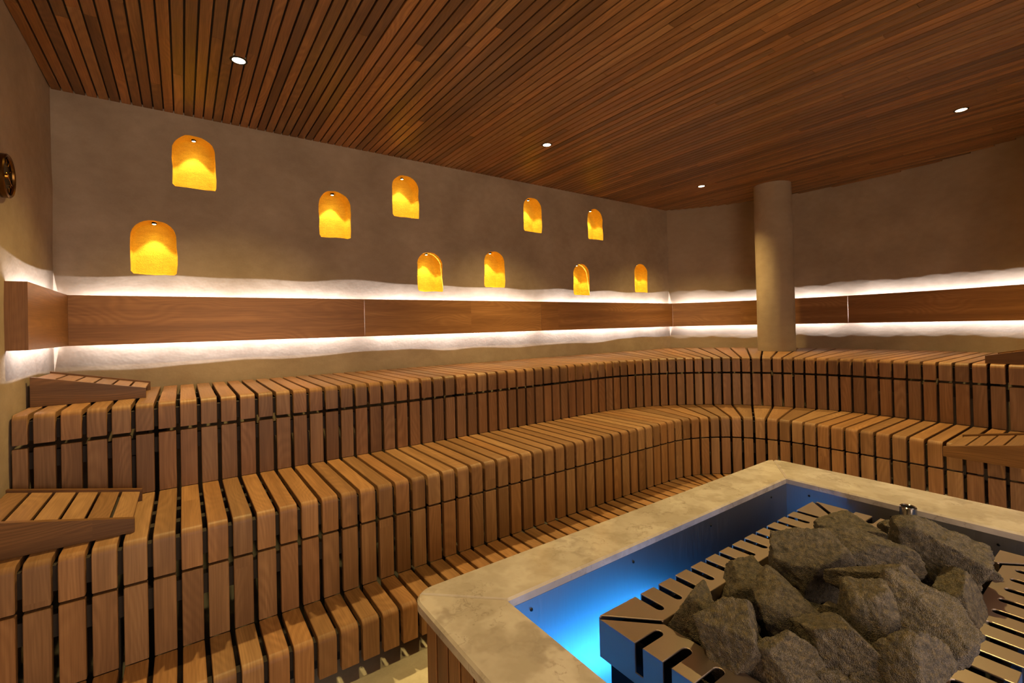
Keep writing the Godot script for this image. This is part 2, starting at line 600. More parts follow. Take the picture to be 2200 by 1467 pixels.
func refine(list: Array, step: float) -> Array:
	list.sort()
	var out: Array = [list[0]]
	for i in range(1, list.size()):
		var d: float = list[i] - out[-1]
		if d < 1e-4:
			continue
		var n := int(ceil(d / step))
		var a: float = out[-1]
		for k in n:
			out.append(a + d * (k + 1) / n)
	return out

func face(st: SurfaceTool, p: Array, n: Vector3) -> void:
	for k in [[0, 1, 2], [0, 2, 3]]:
		var q: Array = [p[k[0]], p[k[1]], p[k[2]]]
		if (q[1] - q[0]).cross(q[2] - q[0]).dot(n) > 0.0:
			q = [q[0], q[2], q[1]]
		for x in q:
			st.add_vertex(x)

func zipper(st: SurfaceTool, a: PackedVector2Array, b: PackedVector2Array) -> void:
	var c := Vector2.ZERO
	for p in b:
		c += p / b.size()
	var aa := by_angle(a, c)
	var bb := by_angle(b, c)
	var i := 0
	var j := 0
	var na := aa.size()
	var nb := bb.size()
	while i < na or j < nb:
		var pa: Vector2 = aa[i % na]
		var pb: Vector2 = bb[j % nb]
		var ta: float = (aa[(i + 1) % na] - c).angle() + (TAU if i + 1 >= na else 0.0)
		var tb: float = (bb[(j + 1) % nb] - c).angle() + (TAU if j + 1 >= nb else 0.0)
		if j >= nb or (i < na and ta <= tb):
			var p2: Vector2 = aa[(i + 1) % na]
			face3(st, wall_a_point(pa.x, pa.y), wall_a_point(p2.x, p2.y), wall_a_point(pb.x, pb.y), Vector3.BACK)
			i += 1
		else:
			var p3: Vector2 = bb[(j + 1) % nb]
			face3(st, wall_a_point(pa.x, pa.y), wall_a_point(pb.x, pb.y), wall_a_point(p3.x, p3.y), Vector3.BACK)
			j += 1

func by_angle(a: PackedVector2Array, c: Vector2) -> Array:
	var l: Array = Array(a)
	l.sort_custom(func(x, y): return (x - c).angle() < (y - c).angle())
	return l

func face3(st: SurfaceTool, a: Vector3, b: Vector3, c: Vector3, n: Vector3) -> void:
	if (b - a).cross(c - a).dot(n) > 0.0:
		var t := b
		b = c
		c = t
	for x in [a, b, c]:
		st.add_vertex(x)

func niche_mesh(out: PackedVector2Array, c: Vector2) -> ArrayMesh:
	var st := new_st()
	var n := out.size()
	var rings: Array = []
	var spec := [[0.0, 0.0], [0.35, 0.0], [0.75, 0.0], [0.93, 0.008], [1.0, 0.030]]
	for sp in spec:
		var ring: Array = []
		for p in out:
			var d := (c - p).normalized()
			var q: Vector2 = p + d * sp[1]
			var base := plaster_bump(p.x, p.y * 1.6) if sp[0] == 0.0 else 0.0
			ring.append(P(q.x, V_WALL + base + NICHE_DEPTH * sp[0], q.y))
		rings.append(ring)
	for k in rings.size() - 1:
		for i in n:
			var j := (i + 1) % n
			var mid := P(c.x, V_WALL + NICHE_DEPTH * 0.5, c.y)
			var pts: Array = [rings[k][i], rings[k][j], rings[k + 1][j], rings[k + 1][i]]
			face(st, pts, mid - (pts[0] + pts[2]) / 2)
	var last: Array = rings[-1]
	for i in n:
		face3(st, last[i], last[(i + 1) % n], P(c.x, V_WALL + NICHE_DEPTH, c.y), Vector3.BACK)
	st.generate_normals()
	return st.commit()

func wavy_wall(called: String, n: int, rows: int, where: Callable, out: Vector3, slab: SurfaceTool) -> void:
	var st := new_st()
	for i in n:
		for j in rows:
			var a: Vector3 = where.call(float(i) / n, float(j) / rows)
			var b: Vector3 = where.call(float(i + 1) / n, float(j) / rows)
			var c: Vector3 = where.call(float(i + 1) / n, float(j + 1) / rows)
			var d: Vector3 = where.call(float(i) / n, float(j + 1) / rows)
			face(st, [a, b, c, d], out)
	st.generate_normals()
	var mesh: ArrayMesh = st.commit()
	slab.commit(mesh)
	structure(called, mesh, M["plaster"])

func build_shell() -> void:
	var h0 := -Y0 - 0.02
	var h1 := H_CEIL + 0.02
	build_wall_back()
	# left wall
	var s1 := new_st()
	box_uvh(s1, U_LEFT - 0.12, U_LEFT - 0.012, V_BACK - 0.1, V_WALL + 0.2, h0, H_CEIL + 0.1)
	wavy_wall("wall_left", 70, 40, func(a, b):
		var v := lerpf(V_BACK - 0.05, V_WALL + 0.02, a)
		var h := lerpf(h0, h1, b)
		return P(U_LEFT - plaster_bump(v + 40.0, h * 1.6), v, h), Vector3.RIGHT, s1)
	# curved right wall
	var s2 := new_st()
	sweep(s2, right_wall_path(V_END - 0.1, V_WALL + 0.08, 40), -0.012, -0.12, h0, H_CEIL + 0.1)
	wavy_wall("wall_right", 90, 40, func(a, b):
		var path_a0 := asin((V_END - 0.05 - ARC_C.y) / ARC_R)
		var path_a1 := asin((V_WALL + 0.03 - ARC_C.y) / ARC_R)
		var an := lerpf(path_a0, path_a1, a)
		var h := lerpf(h0, h1, b)
		var r := ARC_R + plaster_bump(an * ARC_R + 80.0, h * 1.6)
		return P2(ARC_C + Vector2(cos(an), sin(an)) * r, h), Vector3.LEFT, s2)
	# walls outside the picture that close the room
	var s3 := new_st()
	box_uvh(s3, U_HALL, 5.6, V_END - 0.12, V_END, h0, H_CEIL + 0.1)
	structure("wall_right_end", s3.commit(), M["plaster"])
	var s4 := new_st()
	box_uvh(s4, U_HALL, U_HALL + 0.12, V_BACK - 0.1, V_END - 0.12, h0, H_CEIL + 0.1)
	structure("wall_right_hall", s4.commit(), M["plaster"])
	build_wall_front(h0)
	# floor: screed with large tiles
	var s6 := new_st()
	box_uvh(s6, U_LEFT - 0.1, 5.8, V_BACK - 0.1, V_WALL + 0.2, -Y0 - 0.12, -Y0 - 0.004)
	var floor_node := structure("floor", s6.commit(), std(Color(0.35, 0.33, 0.30), 0.9))
	var tile := bar_mesh(Vector3.ZERO, Vector3.RIGHT, Vector3.UP, Vector3.BACK, 0.897, 0.012, 0.897, 0.001)
	for i in 6:
		for j in 4:
			part("floor_tile", tile, M["floor"], floor_node, P(-0.08 + i * 0.9, -0.85 + j * 0.9, -Y0 - 0.006))
	build_ceiling()

# wall behind the camera: a glazed front to the lit corridor
const GLASS := [-0.45, 1.95, -1.30, 0.80]

func build_wall_front(h0: float) -> void:
	var top := H_CEIL + 0.1
	var s5 := new_st()
	for q in [[U_LEFT - 0.1, GLASS[0], h0, top], [GLASS[1], U_HALL + 0.1, h0, top], [GLASS[0], GLASS[1], GLASS[3], top], [GLASS[0], GLASS[1], h0, GLASS[2]]]:
		box_uvh(s5, q[0], q[1], V_BACK - 0.12, V_BACK, q[2], q[3])
	structure("wall_front", s5.commit(), M["plaster"])
	var fr := new_st()
	var t := 0.05
	for q in [[GLASS[0], GLASS[0] + t, GLASS[2], GLASS[3]], [GLASS[1] - t, GLASS[1], GLASS[2], GLASS[3]], [GLASS[0] + t, GLASS[1] - t, GLASS[2], GLASS[2] + t], [GLASS[0] + t, GLASS[1] - t, GLASS[3] - t, GLASS[3]], [0.725, 0.775, GLASS[2] + t, GLASS[3] - t]]:
		box_uvh(fr, q[0], q[1], V_BACK - 0.09, V_BACK - 0.03, q[2], q[3], 0.002)
	var w := structure("window_1", fr.commit(), M["rail"])
	for q in [[GLASS[0] + t, 0.725], [0.775, GLASS[1] - t]]:
		var st := new_st()
		box_uvh(st, q[0], q[1], V_BACK - 0.066, V_BACK - 0.060, GLASS[2] + t, GLASS[3] - t)
		var pane := part("window_pane", st.commit(), glow(WINDOW_COLOR, 0.5), w)
		var lamp := AreaLight3D.new()
		lamp.name = "window_light"
		lamp.area_size = Vector2(q[1] - q[0], GLASS[3] - GLASS[2] - 2 * t)
		lamp.area_normalize_energy = true
		lamp.light_energy = WINDOW_ENERGY / 2
		lamp.light_color = WINDOW_COLOR
		lamp.shadow_enabled = true
		lamp.area_range = 14.0
		lamp.position = P((q[0] + q[1]) / 2, V_BACK - 0.055, (GLASS[2] + GLASS[3]) / 2)
		pane.add_child(lamp, true)

func build_ceiling() -> void:
	var s := new_st()
	box_uvh(s, U_LEFT - 0.1, 5.8, V_BACK - 0.1, V_WALL + 0.2, H_CEIL + 0.016, H_CEIL + 0.12)
	var c := structure("ceiling", s.commit(), M["black"])
	var r := RandomNumberGenerator.new()
	r.seed = 77
	var pitch := 0.0513
	var meshes := {}
	var u := -0.5393 - pitch
	while u < 5.70:
		var a := u + 0.0038
		var b := u + pitch - 0.0038
		var v1 := V_WALL
		var v0 := V_BACK
		if u + pitch * 0.5 > U_HALL:
			v0 = V_END
		if a < U_LEFT:
			a = U_LEFT + 0.003
		if b > right_wall(V_WALL):
			# trimmed to the curve
			var d := ARC_R * ARC_R - pow(b - ARC_C.x, 2)
			if d <= 0.01:
				break
			v1 = minf(V_WALL, ARC_C.y + sqrt(d) - 0.004)
			v0 = maxf(v0, ARC_C.y - sqrt(d) + 0.004)
		# one or two butt joints in the length
		var cuts: Array = [v1]
		var first := r.randf_range(0.35, 2.6)
		if v1 - first > v0 + 0.4:
			cuts.append(v1 - first)
			if first < 1.3 and v1 - first - 2.2 > v0 + 0.4:
				cuts.append(v1 - first - r.randf_range(1.9, 2.4))
		cuts.append(v0)
		for k in cuts.size() - 1:
			var l: float = cuts[k] - cuts[k + 1] - 0.0012
			var uv := Vector2(r.randf(), r.randf() * 2.4)
			var m := bar_mesh(Vector3.ZERO, Vector3.RIGHT, Vector3.UP, Vector3.BACK, b - a, 0.016, l, 0.0015, uv)
			var mats: Array = M["ceiling"]
			part("ceiling_slat", m, mats[r.randi() % mats.size()], c, P((a + b) / 2, (cuts[k] + cuts[k + 1]) / 2, H_CEIL + 0.008))
		u += pitch

# ---------------------------------------------------------------- benches
# A seat slat that turns down over the rounded front edge. l0,r0: front corners, l1,r1: back corners (plan).
func seat_slat(l0: Vector2, r0: Vector2, l1: Vector2, r1: Vector2, h: float, drop: float, uv0: Vector2) -> ArrayMesh:
	var depth := ((l0 + r0) / 2).distance_to((l1 + r1) / 2)
	var rad := 0.026
	var t := 0.030
	var prof := PackedVector2Array()
	var nor := PackedVector2Array()
	var sm: Array = []
	# (s, y)
	prof.append(Vector2(0, -drop)); sm.append(false)
	prof.append(Vector2(0, -rad)); sm.append(true)
	for i in range(1, 5):
		var a := PI / 2 * i / 5.0
		prof.append(Vector2(rad - cos(a) * rad, -rad + sin(a) * rad)); sm.append(true)
	prof.append(Vector2(rad, 0)); sm.append(true)
	prof.append(Vector2(depth, 0)); sm.append(false)
	prof.append(Vector2(depth, -t)); sm.append(false)
	prof.append(Vector2(t + 0.004, -t)); sm.append(false)
	prof.append(Vector2(t, -t - 0.004)); sm.append(false)
	prof.append(Vector2(t, -drop)); sm.append(false)
	var n := prof.size()
	var seg := PackedVector2Array()
	for i in n:
		var d := (prof[(i + 1) % n] - prof[i]).normalized()
		seg.append(Vector2(-d.y, d.x))
	var inset := PackedVector2Array()
	var b := 0.0022
	var arc := PackedFloat32Array()
	var s := 0.0
	for i in n:
		var m := seg[i] + seg[(i + n - 1) % n]
		inset.append(prof[i] - m / maxf(m.length_squared() / 2.0, 0.5) * b)
		arc.append(s)
		s += prof[i].distance_to(prof[(i + 1) % n])
	arc.append(s)
	var wf := l0.distance_to(r0)
	var e := b / wf
	var place := func(q: Vector2, f: float) -> Vector3:
		var k: float = q.x / depth
		return P2(l0.lerp(l1, k).lerp(r0.lerp(r1, k), f), h + q.y)
	var back := ((l1 + r1) / 2 - (l0 + r0) / 2).normalized()
	var b3 := Vector3(back.x, 0, -back.y)
	var lat := r0 - l0
	var l3 := Vector3(lat.x, 0, -lat.y).normalized()
	var st := new_st()
	var rings := [[inset, 0.0], [prof, e], [prof, 1.0 - e], [inset, 1.0]]
	for k in 3:
		for i in n:
			var j := (i + 1) % n
			var na := seg[i]
			var nb := seg[i]
			if sm[i]:
				na = (seg[i] + seg[(i + n - 1) % n]).normalized()
			if sm[j]:
				nb = (seg[i] + seg[j]).normalized()
			var va := b3 * na.x + Vector3.UP * na.y
			var vb := b3 * nb.x + Vector3.UP * nb.y
			if k == 0:
				va = (va - l3).normalized()
				vb = (vb - l3).normalized()
			elif k == 2:
				va = (va + l3).normalized()
				vb = (vb + l3).normalized()
			var f0: float = rings[k][1]
			var f1: float = rings[k + 1][1]
			var pa: PackedVector2Array = rings[k][0]
			var pb: PackedVector2Array = rings[k + 1][0]
			quad_n(st, [place.call(pa[i], f0), place.call(pa[j], f0), place.call(pb[j], f1), place.call(pb[i], f1)], [va, vb, vb, va],
				[uv0 + Vector2(f0 * wf, arc[i]), uv0 + Vector2(f0 * wf, arc[i + 1]), uv0 + Vector2(f1 * wf, arc[i + 1]), uv0 + Vector2(f1 * wf, arc[i])])
	var idx := Geometry2D.triangulate_polygon(inset)
	for f in [0.0, 1.0]:
		var nn := -l3 if f == 0.0 else l3
		for k in range(0, idx.size(), 3):
			var q: Array = []
			var tx: Array = []
			for x in 3:
				var w: Vector2 = inset[idx[k + x]]
				q.append(place.call(w, f))
				tx.append(uv0 + Vector2(w.y, w.x))
			tri(st, q, [nn, nn, nn], tx)
	return st.commit()

func riser_slat(a: Vector2, b: Vector2, h0: float, h1: float, uv0: Vector2) -> ArrayMesh:
	var d := (b - a)
	var n := Vector2(-d.y, d.x).normalized()      # away from the room
	var c := (a + b) / 2 + n * 0.013
	return bar_mesh(P2(c, (h0 + h1) / 2), Vector3(d.x, 0, -d.y), Vector3(n.x, 0, -n.y), Vector3.UP, d.length(), 0.026, h1 - h0, 0.0022, uv0)

func inset_pair(a: Vector2, b: Vector2, g: float) -> Array:
	var d := (b - a).normalized() * g / 2
	return [a + d, b - d]

# Boundaries between slats: front edge points of tier t and the matching points on the edge behind it.
func boundaries() -> Dictionary:
	var top: Array = []      # on the front of the upper tier
	var top_back: Array = [] # on the walls
	var mid_b: Array = []    # on the front of the upper tier, as the middle seats meet it
	var mid: Array = []
	var low: Array = []
	var us: Array = [U_LEFT + 0.008 - GAP / 2]
	var k := -5
	while U_FIRST + k * PITCH < 2.975:
		us.append(U_FIRST + k * PITCH)
		k += 1
	for u in us:
		top.append(front_at_u(0, u))
		top_back.append(Vector2(u, V_WALL - 0.012))
		mid_b.append(front_at_u(0, u))
		mid.append(front_at_u(1, u))
		low.append(front_at_u(2, u))
	var u_last: float = us[-1]
	var v_first := 1.514
	# fan round the corner
	var wall_path := PackedVector2Array([Vector2(u_last, V_WALL - 0.012), Vector2(right_wall(V_WALL) - 0.02, V_WALL - 0.012)])
	var steps := 40
	for i in range(1, steps + 1):
		var v := lerpf(V_WALL - 0.012, v_first, float(i) / steps)
		wall_path.append(Vector2(right_wall(v) - 0.012, v))
	var t0 := (top[-1] - TIERS[0].c as Vector2).angle()
	var t1 := asin((v_first - TIERS[0].c.y) / TIERS[0].r)
	for i in range(1, 25):
		var a := lerpf(t0, t1, i / 24.0)
		top.append(TIERS[0].c + Vector2(cos(a), sin(a)) * TIERS[0].r)
		top_back.append(along_path(wall_path, i / 24.0))
	var m0 := (mid[-1] - TIERS[1].c as Vector2).angle()
	var m1 := asin((v_first - TIERS[1].c.y) / TIERS[1].r)
	for i in range(1, 13):
		var a := lerpf(m0, m1, i / 12.0)
		mid.append(TIERS[1].c + Vector2(cos(a), sin(a)) * TIERS[1].r)
		low.append(TIERS[2].c + Vector2(cos(a), sin(a)) * TIERS[2].r)
		var tb := lerpf(t0, t1, i / 12.0)
		mid_b.append(TIERS[0].c + Vector2(cos(tb), sin(tb)) * TIERS[0].r)
	var vv := v_first - PITCH
	while vv > V_END + 0.03:
		top.append(front_at_v(0, vv))
		top_back.append(Vector2(right_wall(vv) - 0.012, vv))
		mid_b.append(front_at_v(0, vv))
		mid.append(front_at_v(1, vv))
		low.append(front_at_v(2, vv))
		vv -= PITCH
	return {"top": top, "top_back": top_back, "mid_back": mid_b, "mid": mid, "low": low}

func along_path(p: PackedVector2Array, f: float) -> Vector2:
	var total := 0.0
	for i in p.size() - 1:
		total += p[i].distance_to(p[i + 1])
	var want := total * f
	for i in p.size() - 1:
		var d := p[i].distance_to(p[i + 1])
		if want <= d or i == p.size() - 2:
			return p[i].lerp(p[i + 1], want / d)
		want -= d
	return p[-1]

func pick_wood(key: String) -> Material:
	var l: Array = M[key]
	return l[rng.randi() % l.size()]

func uv_rand() -> Vector2:
	return Vector2(rng.randf() * 0.6, rng.randf() * 2.4)

func tier(o: Node3D, fronts: Array, backs: Array, h: float, drop: float, h_below: float, back_gap: float, joint := 0.012) -> void:
	for i in fronts.size() - 1:
		var f := inset_pair(fronts[i], fronts[i + 1], GAP)
		var bk := inset_pair(backs[i], backs[i + 1], GAP)
		# stop a touch short of what stands behind
		var l1: Vector2 = bk[0] + ((f[0] - bk[0]) as Vector2).normalized() * back_gap
		var r1: Vector2 = bk[1] + ((f[1] - bk[1]) as Vector2).normalized() * back_gap
		part("seat_slat", seat_slat(f[0], f[1], l1, r1, h, drop, uv_rand()), pick_wood("bench"), o)
		if h_below < h:
			part("riser_slat", riser_slat(f[0], f[1], h_below, h - drop - joint, uv_rand()), pick_wood("bench"), o)

func rail(o: Node3D, t: int, off: float, width: float, h0: float, h1: float) -> void:
	var st := new_st()
	sweep(st, front_path(t, off), 0.0, width, h0, h1)
	part("support_rail", st.commit(), M["rail"], o)

func posts(o: Node3D, t: int, off: float, h: float, n: int) -> void:
	# studs under the rails, standing on the floor
	var path := front_path(t, off)
	for i in n:
		var q := along_path(path, (i + 0.5) / n)
		var st := new_st()
		box_uvh(st, q.x - 0.022, q.x + 0.022, q.y - 0.022, q.y + 0.022, -Y0, h, 0.002)
		part("support_post", st.commit(), M["rail"], o)

func build_benches() -> void:
	rng.seed = 4711
	var b := boundaries()
	var joint_t := 0.1247    # height of the front part of the slat
	var o1 := thing("upper_bench", "highest slatted wooden bench, running along the niche wall under the column", "bench", P(U_LEFT, 2.745, -Y0))
	o1.position = Vector3.ZERO
	tier(o1, b.top, b.top_back, H_TOP, joint_t, H_MID + 0.001, 0.0, 0.016)
	rail(o1, 0, 0.036, 0.040, H_TOP - 0.115, H_TOP - 0.036)
	rail(o1, 0, 0.030, 0.040, H_TOP - 0.235, H_TOP - 0.165)
	rail(o1, 0, 0.30, 0.045, H_TOP - 0.11, H_TOP - 0.031)
	rail(o1, 0, 0.58, 0.045, H_TOP - 0.11, H_TOP - 0.031)
	posts(o1, 0, 0.055, H_TOP - 0.24, 9)
	posts(o1, 0, 0.32, H_TOP - 0.11, 8)
	posts(o1, 0, 0.60, H_TOP - 0.11, 8)
	var o2 := thing("middle_bench", "middle slatted wooden bench, one step below the highest bench", "bench")
	tier(o2, b.mid, b.mid_back, H_MID, 0.148, H_LOW + 0.001, 0.001, 0.011)
	rail(o2, 1, 0.036, 0.040, H_MID - 0.120, H_MID - 0.036)
	rail(o2, 1, 0.030, 0.040, H_MID - 0.270, H_MID - 0.195)
	rail(o2, 1, 0.20, 0.045, H_MID - 0.11, H_MID - 0.031)
	rail(o2, 1, 0.36, 0.045, H_MID - 0.11, H_MID - 0.031)
	rail(o2, 1, 0.51, 0.045, H_MID - 0.11, H_MID - 0.031)
	posts(o2, 1, 0.055, H_MID - 0.27, 8)
	posts(o2, 1, 0.38, H_MID - 0.11, 7)
	var o3 := thing("lower_step", "lowest slatted wooden step, just above the pale floor tiles", "bench")
	tier(o3, b.low, b.mid, H_LOW, 0.152, H_LOW + 0.5, 0.001)
	rail(o3, 2, 0.040, 0.040, H_LOW - 0.10, H_LOW - 0.031)
	rail(o3, 2, 0.17, 0.040, H_LOW - 0.10, H_LOW - 0.031)
	posts(o3, 2, 0.19, H_LOW - 0.10, 8)
	var st := new_st()
	sweep(st, front_path(2, 0.20), 0.0, 0.02, -Y0, H_LOW - 0.10)
	part("toe_board", st.commit(), M["black"], o3)

# ---------------------------------------------------------------- headrests
# Local frame: x from the wall side (high) to the low end, z from front board to back board.
func build_headrest(label: String, at: Vector3, turn: float) -> void:
	var o := thing("headrest", label, "headrest", at, "slatted wooden headrests")
	o.rotation.y = turn
	var L := 0.415
	var W := 0.42
	var hi := 0.138
	var lo := 0.050
	for e in [["front_board", 0.0], ["back_board", -W + 0.022]]:
		var st := new_st()
		var z0: float = e[1]
		var z1: float = z0 - 0.022
		var c := [Vector3(0, 0.001, z0), Vector3(L, 0.001, z0), Vector3(L, lo, z0), Vector3(0, hi, z0)]
		var d := [Vector3(0, 0.001, z1), Vector3(L, 0.001, z1), Vector3(L, lo, z1), Vector3(0, hi, z1)]
		var uv := uv_rand()
		var tx := func(p: Vector3) -> Vector2: return uv + Vector2(p.y, p.x)
		quad(st, c[0], c[1], c[2], c[3], Vector3.BACK, tx.call(c[0]), tx.call(c[1]), tx.call(c[2]), tx.call(c[3]))
		quad(st, d[0], d[1], d[2], d[3], Vector3.FORWARD, tx.call(d[0]), tx.call(d[1]), tx.call(d[2]), tx.call(d[3]))
		var ns := [Vector3.DOWN, Vector3.RIGHT, Vector3(hi - lo, L, 0).normalized(), Vector3.LEFT]
		for i in 4:
			var j := (i + 1) % 4
			quad(st, c[i], c[j], d[j], d[i], ns[i], tx.call(c[i]), tx.call(c[j]), tx.call(d[j]) + Vector2(0.02, 0), tx.call(d[i]) + Vector2(0.02, 0))
		part(e[0], st.commit(), M["ceiling"][3], o)
	var along := Vector3(L, lo - hi, 0)
	var dir := along.normalized()
	var up := Vector3(-dir.y, dir.x, 0)
	var n := 6
	var pitch := along.length() / n
	for i in n:
		var c := Vector3(0, hi, 0) + dir * (pitch * (i + 0.5)) - up * 0.018
		c.z = -W / 2
		part("slat", bar_mesh(c, dir, up, Vector3.BACK, pitch - 0.009, 0.018, W - 0.046, 0.0015, uv_rand()), pick_wood("bench"), o)
	for e in [0.06, 0.34]:
		var hh := lerpf(hi, lo, e / L) - 0.030
		var st := new_st()
		box_st(st, Vector3(e - 0.012, 0.001, -W + 0.024), Vector3(e + 0.012, hh, -0.024), 0.001)
		part("cross_bar", st.commit(), M["rail"], o)

# ---------------------------------------------------------------- back panels with light strips
const PANEL_TOP := 0.2318
const PANEL_BOTTOM := -0.0516
const PANEL_OUT := 0.0665

# path runs along the wall with the room on its RIGHT; wall face on the path.
func build_panel(label: String, path: PackedVector2Array, end_cap: bool) -> void:
	var o := thing("back_panel", label, "wall panel")
	var st := new_st()
	var uv := uv_rand()
	sweep(st, path, -PANEL_OUT, -PANEL_OUT + 0.018, PANEL_BOTTOM, PANEL_TOP, uv)
	part("front_board", st.commit(), M["panel"][taken.get("back_panel", 0) % 2], o)
	for e in [["top_lip", PANEL_TOP - 0.012, PANEL_TOP], ["bottom_lip", PANEL_BOTTOM, PANEL_BOTTOM + 0.012]]:
		var s2 := new_st()
		sweep(s2, path, -PANEL_OUT + 0.018, -0.0225, e[1], e[2], uv)
		part(e[0], s2.commit(), M["panel"][0], o)
	if end_cap:
		var s3 := new_st()
		var d := (path[0] - path[1]).normalized()
		sweep(s3, PackedVector2Array([path[0] + d * 0.018, path[0]]), -PANEL_OUT, 0.012, PANEL_BOTTOM, PANEL_TOP, uv)
		part("end_board", s3.commit(), M["panel"][0], o)
	var hm := (PANEL_TOP + PANEL_BOTTOM) / 2
	var s4 := new_st()
	sweep(s4, path, -PANEL_OUT + 0.019, -PANEL_OUT + 0.022, hm - 0.005, hm + 0.005)
	var strip := part("led_strip", s4.commit(), glow(LED_COLOR, 2.0), o)
	for i in path.size() - 1:
		var a := path[i]
		var c := path[i + 1]
		var l := a.distance_to(c)
		var pieces := int(ceil(l / 0.9))
		for k in pieces:
			var p0 := a.lerp(c, float(k) / pieces)
			var p1 := a.lerp(c, float(k + 1) / pieces)
			if i == 0 and k == 0:
				p0 += (p1 - p0).normalized() * 0.07
			if i == path.size() - 2 and k == pieces - 1:
				p1 -= (p1 - p0).normalized() * 0.07
			var d2 := (p1 - p0).normalized()
			var n := Vector2(-d2.y, d2.x)      # towards the wall
			var mid := (p0 + p1) / 2 - n * (PANEL_OUT - 0.0235)
			var lamp := AreaLight3D.new()
			lamp.name = "led_light"
			lamp.area_size = Vector2(p0.distance_to(p1), 0.008)
			lamp.area_normalize_energy = true
			lamp.light_energy = LED_ENERGY * p0.distance_to(p1)
			lamp.light_color = LED_COLOR
			lamp.shadow_enabled = true
			lamp.area_range = 12.0
			var nz := -Vector3(n.x, 0, -n.y)   # local +z points away from the wall
			var x := Vector3(d2.x, 0, -d2.y)
			var y := nz.cross(x)
			lamp.transform = Transform3D(Basis(x, y, nz), P2(mid, hm))
			strip.add_child(lamp, true)

func build_panels() -> void:
	rng.seed = 99
	var w := V_WALL
	var inner := U_LEFT + PANEL_OUT
	build_panel("wooden back panel on the left wall, with an end board", PackedVector2Array([Vector2(U_LEFT, 2.735), Vector2(U_LEFT, w - PANEL_OUT + 0.012)]), true)
	var j := [inner - 0.002, 1.1297, 2.8546, 4.929]
	var names := ["wooden back panel of the niche wall, reaching into the corner by the left wall", "middle wooden back panel of the niche wall, between two other panels", "wooden back panel of the niche wall, reaching into the corner by the curved wall"]
	for i in 3:
		build_panel(names[i], PackedVector2Array([Vector2(j[i] + 0.0025, w), Vector2(j[i + 1] - 0.0025, w)]), false)
	var p1 := right_wall_path(w - 0.023, 1.925, 8)
	var p2 := right_wall_path(1.915, V_END + 0.01, 9)
	build_panel("curved wooden back panel behind the round column", p1, false)
	build_panel("long curved wooden back panel on the curved wall beside the column", p2, false)

# ---------------------------------------------------------------- lamps
func spot(at: Vector3, energy: float, c: Color, angle: float, size: float, blend: float, parent: Node) -> void:
	var l := SpotLight3D.new()
	l.name = "lamp_light"
	l.light_energy = energy
	l.light_color = c
	l.light_size = size
	l.spot_angle = angle
	l.spot_angle_attenuation = blend
	l.spot_range = 14.0
	l.spot_attenuation = 2.0
	l.shadow_enabled = true
	l.position = at
	l.rotation = Vector3(-PI / 2, 0, 0)
	parent.add_child(l, true)

func build_lamps() -> void:
	var places := [
		[0.254, 2.724, "recessed ceiling downlight over the upper bench, nearest the left wall"],
		[2.316, 2.748, "recessed ceiling downlight over the middle of the upper bench"],
		[4.380, 2.754, "recessed ceiling downlight in the corner in front of the column"],
		[4.331, 0.786, "recessed ceiling downlight over the right bench run, beside the curved wall"],
		[2.316, 0.780, "recessed ceiling downlight over the far end of the stove"],
		[0.254, 0.780, "recessed ceiling downlight over the near corner of the stove"]]
	var power := [1.0, 1.0, 1.0, 1.0, 1.0, 0.5]
	for n in places.size():
		var q: Array = places[n]
		var o := thing("downlight", q[2], "ceiling lamp", P(q[0], q[1], H_CEIL), "ceiling downlights")
		var st := new_st()
		lathe(st, PackedVector2Array([Vector2(0.030, 0.010), Vector2(0.030, -0.002), Vector2(0.035, -0.003), Vector2(0.040, -0.001), Vector2(0.040, 0.0)]), Vector3.ZERO, Vector3.UP)
		part("trim_ring", st.commit(), M["dark_steel"], o)
		var s2 := new_st()
		lathe(s2, PackedVector2Array([Vector2(0.0, -0.003), Vector2(0.030, -0.001)]), Vector3.ZERO, Vector3.UP)
		part("lens", s2.commit(), glow(Color(1.0, 0.86, 0.66), 14.0), o)
		spot(Vector3(0, -0.012, 0), DOWN_ENERGY * power[n], DOWN_COLOR, 54.0, 0.03, 1.0, o)
	var which := ["upper of the two niches next to the left wall", "lower of the two niches next to the left wall", "third niche from the left wall", "fourth niche from the left wall, close under the ceiling", "fifth niche from the left wall, just above the light band", "sixth niche from the left wall, just above the light band", "high niche straight above the joint of two back panels", "high niche nearest the curved wall", "low niche nearest but one to the curved wall", "low niche in the corner by the curved wall"]
	for k in NICHES.size():
		var q: Array = NICHES[k]
		var uc: float = (q[0] + q[1]) / 2
		var o := thing("niche_spotlight", "tiny spotlight in the " + which[k], "lamp", P(uc, V_WALL + 0.070, q[3] - 0.003), "spotlights in the wall niches")
		var st := new_st()
		lathe(st, PackedVector2Array([Vector2(0.012, 0.008), Vector2(0.014, -0.008), Vector2(0.010, -0.009)]), Vector3.ZERO, Vector3.UP, 20)
		part("housing", st.commit(), M["dark_steel"], o)
		var s2 := new_st()
		lathe(s2, PackedVector2Array([Vector2(0.0, -0.012), Vector2(0.006, -0.011), Vector2(0.010, -0.009)]), Vector3.ZERO, Vector3.UP, 20)
		part("bulb", s2.commit(), glow(Color(1.0, 0.88, 0.62), 30.0), o)
		spot(Vector3(0, -0.016, 0), NICHE_ENERGY, NICHE_COLOR, 36.0, 0.008, 0.2, o)
		spot(Vector3(0, -0.016, 0), NICHE_SPILL, NICHE_COLOR, 66.0, 0.008, 1.0, o)

